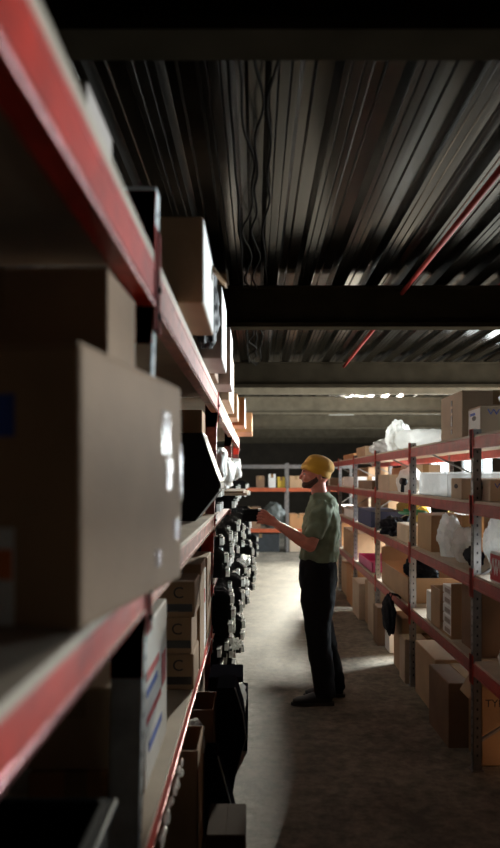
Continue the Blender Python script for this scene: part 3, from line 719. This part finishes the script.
# ============================================================ roof cables and pipe
def wave(x0, z0, y0, y1, ax, az, seed, n=60):
    return [(x0+ax*noise.noise(Vector((seed, k*.12, 0))), y0+(y1-y0)*k/n, z0+az*noise.noise(Vector((seed+9, k*.1, 0)))) for k in range(n+1)]
for k, (x0, z0, ax) in enumerate(((.0, 3.09, .05), (-.045, 3.08, .09), (.06, 3.09, .06), (-.10, 3.095, .02))):
    t = root('ceiling_cable', (x0, 4, z0), ('straight black cable under the roof sheet, second from the left', 'loosely waving black cable under the roof sheet above the aisle', 'wavy black cable right of the others under the roof sheet', 'thin straight cable left of the waving one under the roof sheet')[k], 'cable')
    b = MB()
    pts = [(p[0]-x0, p[1]-4, p[2]-z0) for p in wave(x0, z0, 2.15, 5.79, ax, .02, k*3.3)]
    b.tube(pts, .006, 6); pts = [(p[0]-x0, p[1]-4, p[2]-z0) for p in wave(x0, z0, 6.0, 9.64, ax, .02, k*3.3+1)]
    o = b.build('cable_run', cables, t, True)
    b = MB(); b.tube(pts, .006, 6); b.build('cable_run', cables, t, True)
t = root('ceiling_pipe', (1.16, 4, 3.06), 'thin red pipe running under the roof sheet at upper right', 'pipe')
b = MB(); b.tube([(0, -1.85, 0), (0, 1.79, 0)], .018, 10); b.tube([(0, 2.0, 0), (0, 5.64, 0)], .018, 10); b.build('pipe_run', mat('dull_red_pipe', (.16, .014, .010), .8, spec=.1), t, True)
t = root('added_strip_light', (LAMP[0], LAMP[1], LAMP[2]), 'added slim strip light, out of view under the roof behind a roof beam', 'lamp')
b = MB(); b.box(-.28, .28, .0, .05, -.04, .05, .004); b.build('lamp_housing', lampw, t)
b = MB(); b.box(-.2, -.19, .02, .03, .05, .325); b.box(.19, .2, .02, .03, .05, .325); b.build('hanger', cables, t)

# ============================================================ the man
PR = Vector((.46, 5.22, 0))
man = root('person', PR, 'man in yellow beanie, green t-shirt and black trousers, standing, holding a black bin', 'person')
def W(x, y, z): return Vector((x-PR.x, y-0, z))
def P(x, y, z): return (x-PR.x, y, z)      # y relative to the body centre
def remesh(o, vox, smooth=3):
    m = o.modifiers.new('remesh', 'REMESH'); m.mode = 'VOXEL'; m.voxel_size = vox; m.use_smooth_shade = True
    if smooth: s = o.modifiers.new('smooth', 'SMOOTH'); s.factor = .5; s.iterations = smooth
skin = mat('skin', (.70, .27, .20), .55, var=.1, scale=30, bump=.05)
skin.node_tree.nodes['Principled BSDF'].inputs['Subsurface Weight'].default_value = .15
skin.node_tree.nodes['Principled BSDF'].inputs['Subsurface Radius'].default_value = (.02, .008, .004)
shirt_m = mat('green_jersey', (.20, .25, .165), .85, var=.08, scale=25, bump=.25, bscale=9)
trous_m = mat('black_trousers', (.008, .008, .010), .85, var=.2, scale=10, bump=.4, bscale=12, spec=.2)
shoe_m = mat('black_shoe', (.010, .010, .011), .45, var=.2)
sole_m = mat('dark_sole', (.03, .028, .026), .6)
hair_m = mat('brown_hair', (.075, .038, .024), .8, var=.4, scale=60, bump=.6, bscale=120)
def beanie_mat():
    m, nt, b = newmat('mustard_knit')
    b.inputs['Base Color'].default_value = (.72, .37, .02, 1); b.inputs['Roughness'].default_value = .9
    b.inputs['Sheen Weight'].default_value = .5
    tc = nt.nodes.new('ShaderNodeTexCoord'); wv = nt.nodes.new('ShaderNodeTexWave'); wv.inputs['Scale'].default_value = 60; wv.inputs['Distortion'].default_value = 1
    nt.links.new(tc.outputs['Object'], wv.inputs['Vector']); bp = nt.nodes.new('ShaderNodeBump'); bp.inputs['Strength'].default_value = .6; bp.inputs['Distance'].default_value = .004
    nt.links.new(wv.outputs['Fac'], bp.inputs['Height']); nt.links.new(bp.outputs['Normal'], b.inputs['Normal']); return m
b = MB()
# head: skull, jaw, nose, brow, lips, ears, neck
b.ball(P(.432, 0, 1.635), (.098, .076, .098), 4)
b.ball(P(.395, 0, 1.585), (.066, .058, .068), 4)
b.ball(P(.372, 0, 1.552), (.042, .040, .034), 3)
b.ball(P(.352, 0, 1.545), (.020, .022, .019), 3)       # chin
b.loft([(P(.338, 0, 1.628), .010, .012), (P(.327, 0, 1.607), .012, .013), (P(.322, 0, 1.596), .016, .014)], 12)   # nose
b.ball(P(.321, 0, 1.594), (.014, .015, .011), 3)
b.ball(P(.345, 0, 1.640), (.018, .050, .012), 3)       # brow
b.ball(P(.3385, 0, 1.572), (.011, .022, .0055), 3); b.ball(P(.3405, 0, 1.563), (.011, .020, .006), 3)   # lips
for s in (-1, 1):
    b.ball(P(.362, s*.040, 1.598), (.024, .022, .020), 3)      # cheek
    b.ball(P(.445, s*.076, 1.603), (.017, .009, .030), 3, rot=Matrix.Rotation(-.25, 3, 'Y'))
    b.ball(P(.449, s*.082, 1.612), (.014, .008, .018), 3)
b.loft([(P(.44, 0, 1.60), .055, .055), (P(.445, 0, 1.53), .052, .055), (P(.457, 0, 1.47), .055, .056), (P(.465, 0, 1.42), .09, .055)], 18)
# trunk under the shirt
b.loft([(P(.465, 0, 1.44), .08, .05), (P(.47, 0, 1.39), .14, .07), (P(.46, 0, 1.25), .145, .10), (P(.45, 0, 1.08), .125, .095), (P(.445, 0, .95), .14, .10), (P(.445, 0, .86), .12, .09)], 18)
# legs under the trousers
b.loft([(P(.44, -.085, .92), .075, .08), (P(.43, -.09, .52), .05, .055), (P(.44, -.09, .30), .042, .045), (P(.46, -.09, .07), .03, .035)], 14)
b.loft([(P(.45, .085, .92), .075, .08), (P(.47, .09, .52), .05, .055), (P(.51, .09, .30), .042, .045), (P(.575, .09, .07), .03, .035)], 14)
# arms
def arm(sh, el, wr):
    sh, el, wr = Vector(sh), Vector(el), Vector(wr)
    b.loft([(sh, .040, .040), (sh.lerp(el, .4), .047, .05), (el, .040, .042)], 14, ref=(0, 1, 0))
    b.ball(el, .041, 3)
    b.loft([(el, .039, .041), (el.lerp(wr, .3), .041, .043), (el.lerp(wr, .7), .032, .033), (wr, .024, .028)], 14, ref=(0, 1, 0))
def finger(pts, r):
    rs = [r*1.05, r, r*.95, r*.85][:len(pts)]
    b.loft([(p, q, q) for p, q in zip(pts, rs)], 10, ref=(0, 1, .1)); b.ball(pts[-1], rs[-1], 2)
    for p, q in list(zip(pts, rs))[1:-1]: b.ball(p, q*1.03, 2)
NW = P(.135, -.095, 1.275)
arm(P(.47, -.185, 1.405), P(.372, -.215, 1.125), NW)
arm(P(.47, .185, 1.405), P(.36, .20, 1.125), P(.13, .075, 1.27))
# near (left) hand: palm, fingers curled round the bin, thumb on its near side
b.loft([(P(.140, -.095, 1.275), .020, .027), (P(.105, -.085, 1.292), .017, .040), (P(.065, -.078, 1.312), .014, .040)], 14, ref=(0, 1, 0))
for k in range(4):
    z = 1.338-k*.021; L = (.9, 1.0, .95, .78)[k]; x0 = .072-.004*k
    finger([P(x0, -.080, z), P(x0-.034*L, -.079, z+.010), P(x0-.058*L, -.062, z+.008), P(x0-.066*L, -.042, z+.002)], .0088-.0004*k)
finger([P(.108, -.092, 1.315), P(.085, -.088, 1.345), P(.060, -.080, 1.362), P(.038, -.072, 1.366)], .0100)
# far (right) hand
b.loft([(P(.135, .075, 1.27), .020, .027), (P(.10, .068, 1.285), .017, .040), (P(.062, .062, 1.30), .014, .040)], 14, ref=(0, 1, 0))
for k in range(4):
    z = 1.326-k*.021; L = (.9, 1.0, .95, .78)[k]; x0 = .068-.004*k
    finger([P(x0, .064, z), P(x0-.034*L, .066, z+.006), P(x0-.058*L, .054, z+.004), P(x0-.064*L, .040, z)], .0088-.0004*k)
finger([P(.104, .075, 1.305), P(.082, .075, 1.335), P(.056, .070, 1.350), P(.036, .062, 1.352)], .0100)
body = b.build('body', skin, man, True); remesh(body, .0045, 2)
for s in (-1, 1):
    e = MB(); e.ball(P(.3525, s*.030, 1.622), .0115, 3); eo = e.build('eye', mat('eye_white', (.35, .33, .31), .4), man, True)
    MB().ball(P(.3415, s*.030, 1.622), (.003, .0055, .0055), 2).build('iris', inkk, eo, True)
    MB().ball(P(.338, s*.031, 1.643), (.008, .020, .004), 2).build('eyebrow', hair_m, man, True)
# beard and nape hair
b = MB()
b.ball(P(.382, 0, 1.553), (.052, .052, .036), 4); b.ball(P(.350, 0, 1.541), (.023, .027, .022), 3)
b.ball(P(.336, 0, 1.581), (.009, .022, .005), 2)
for s in (-1, 1):
    b.loft([(P(.436, s*.069, 1.625), .008, .012), (P(.436, s*.067, 1.60), .010, .014), (P(.425, s*.063, 1.578), .014, .018), (P(.400, s*.052, 1.560), .016, .022), (P(.372, s*.036, 1.548), .018, .022)], 12)
bd = b.build('beard', hair_m, man, True); remesh(bd, .004, 2)
b = MB(); b.ball(P(.462, 0, 1.612), (.062, .070, .042), 4); hb = b.build('hair', hair_m, man, True)
# beanie
b = MB()
rot = Matrix.Rotation(R(21), 3, 'Y')
ctr = Vector(P(.432, 0, 1.648))
rings = []
n = 40
prof = [(.098, -.030), (.106, -.028), (.109, -.010), (.108, .008), (.103, .014), (.1065, .030), (.103, .055), (.090, .080), (.066, .098), (.036, .107), (.008, .110)]
for (r_, h_) in prof:
    ring = []
    for k in range(n):
        a = 2*math.pi*k/n; rr_ = r_*(1+.012*math.sin(20*a) if h_ < .02 else 1+.006*math.sin(10*a))
        p = rot @ Vector((rr_*1.04*math.cos(a), rr_*.86*math.sin(a), h_))
        ring.append(b.bm.verts.new(ctr + p + Vector((.012 if h_ > .02 else .0, 0, 0))))
    rings.append(ring)
for a_, c_ in zip(rings, rings[1:]):
    for k in range(n): b.bm.faces.new((a_[k], a_[(k+1) % n], c_[(k+1) % n], c_[k]))
b.bm.faces.new(rings[-1])
be = b.build('beanie', beanie_mat(), man, True)
so = be.modifiers.new('thick', 'SOLIDIFY'); so.thickness = .008; so.offset = -1
be.modifiers.new('sub', 'SUBSURF').render_levels = 1
# t-shirt
b = MB()
b.loft([(P(.452, 0, 1.485), .066, .064), (P(.460, 0, 1.462), .095, .072), (P(.468, 0, 1.432), .165, .090), (P(.474, 0, 1.385), .195, .112), (P(.474, 0, 1.30), .190, .128), (P(.470, 0, 1.20), .175, .132), (P(.462, 0, 1.12), .165, .130), (P(.455, 0, 1.05), .165, .134), (P(.452, 0, 1.005), .168, .136)], 28)
for s in (-1, 1):
    b.loft([(P(.465, s*.155, 1.415), .065, .075), (P(.450, s*.195, 1.360), .066, .075), (P(.420, s*.212, 1.27), .062, .070), (P(.395, s*.218, 1.185), .060, .066)], 18)
sh = b.build('t_shirt', shirt_m, man, True); remesh(sh, .008, 4)
tx = bpy.data.textures.new('folds', 'CLOUDS'); tx.noise_scale = .075; tx.noise_depth = 1
dm = sh.modifiers.new('folds', 'DISPLACE'); dm.texture = tx; dm.strength = .04; dm.mid_level = .5
# trousers
b = MB()
b.loft([(P(.448, 0, 1.035), .150, .122), (P(.446, 0, .97), .165, .136), (P(.444, 0, .88), .168, .140), (P(.444, 0, .80), .16, .13)], 24)
b.loft([(P(.440, -.085, .88), .088, .125), (P(.436, -.092, .72), .085, .122), (P(.432, -.095, .56), .072, .092), (P(.446, -.095, .40), .068, .088), (P(.468, -.095, .24), .068, .080), (P(.484, -.095, .10), .072, .078), (P(.486, -.095, .055), .073, .080)], 20)
b.loft([(P(.452, .085, .88), .088, .125), (P(.455, .09, .72), .085, .118), (P(.470, .092, .56), .072, .085), (P(.505, .092, .40), .068, .080), (P(.545, .092, .24), .068, .078), (P(.570, .092, .10), .072, .080), (P(.574, .092, .055), .073, .080)], 20)
tr = b.build('trousers', trous_m, man, True); remesh(tr, .010, 3)
dm = tr.modifiers.new('folds', 'DISPLACE'); dm.texture = tx; dm.strength = .016; dm.mid_level = .5
# shoes
for (hx, yy, name) in ((.535, -.10, 'shoe'), (.635, .10, 'shoe')):
    b = MB(); L = .285
    b.loft([(P(hx+.002, yy, .055), .030, .040), (P(hx-.05, yy, .062), .036, .052), (P(hx-.11, yy, .052), .040, .044), (P(hx-.18, yy-.004, .040), .045, .032), (P(hx-.24, yy-.006, .033), .042, .025), (P(hx-L+.008, yy-.006, .028), .024, .016)], 18)
    b.loft([(P(hx-.045, yy, .06), .036, .05), (P(hx-.05, yy, .11), .036, .048)], 16)
    o = b.build(name, shoe_m, man, True); remesh(o, .005, 2)
    s_ = MB(); s_.prism([(hx+.012-PR.x, yy-.028), (hx+.016-PR.x, yy+.02), (hx-.1-PR.x, yy+.036), (hx-.2-PR.x, yy+.044), (hx-L+.01-PR.x, yy+.022), (hx-L-.005-PR.x, yy-.01), (hx-L+.02-PR.x, yy-.036), (hx-.19-PR.x, yy-.05), (hx-.1-PR.x, yy-.036)], 'z', .0, .022)
    s_.build('sole', sole_m, o)
# the bin he holds
hb_ = root('parts_bin', (0.035, PR.y-.008, 1.285), 'black parts bin with a white end held in both hands of the man', 'bin', rz=0)
b = MB(); w_, d, h, th = .055, .13, .085, .004
b.box(-d, 0, -w_, w_, 0, th); b.box(-d, 0, -w_, -w_+th, 0, h); b.box(-d, 0, w_-th, w_, 0, h); b.box(-d, -d+th, -w_, w_, 0, h); b.box(-th, 0, -w_, w_, 0, h)
b.build('bin_body', blackp, hb_); b = MB(); b.box(-.02, .004, -w_-.003, w_+.003, h-.008, h+.004, .001); b.box(0, .004, -w_+.004, w_-.004, .02, h, .001); b.build('end_label', paper, hb_)
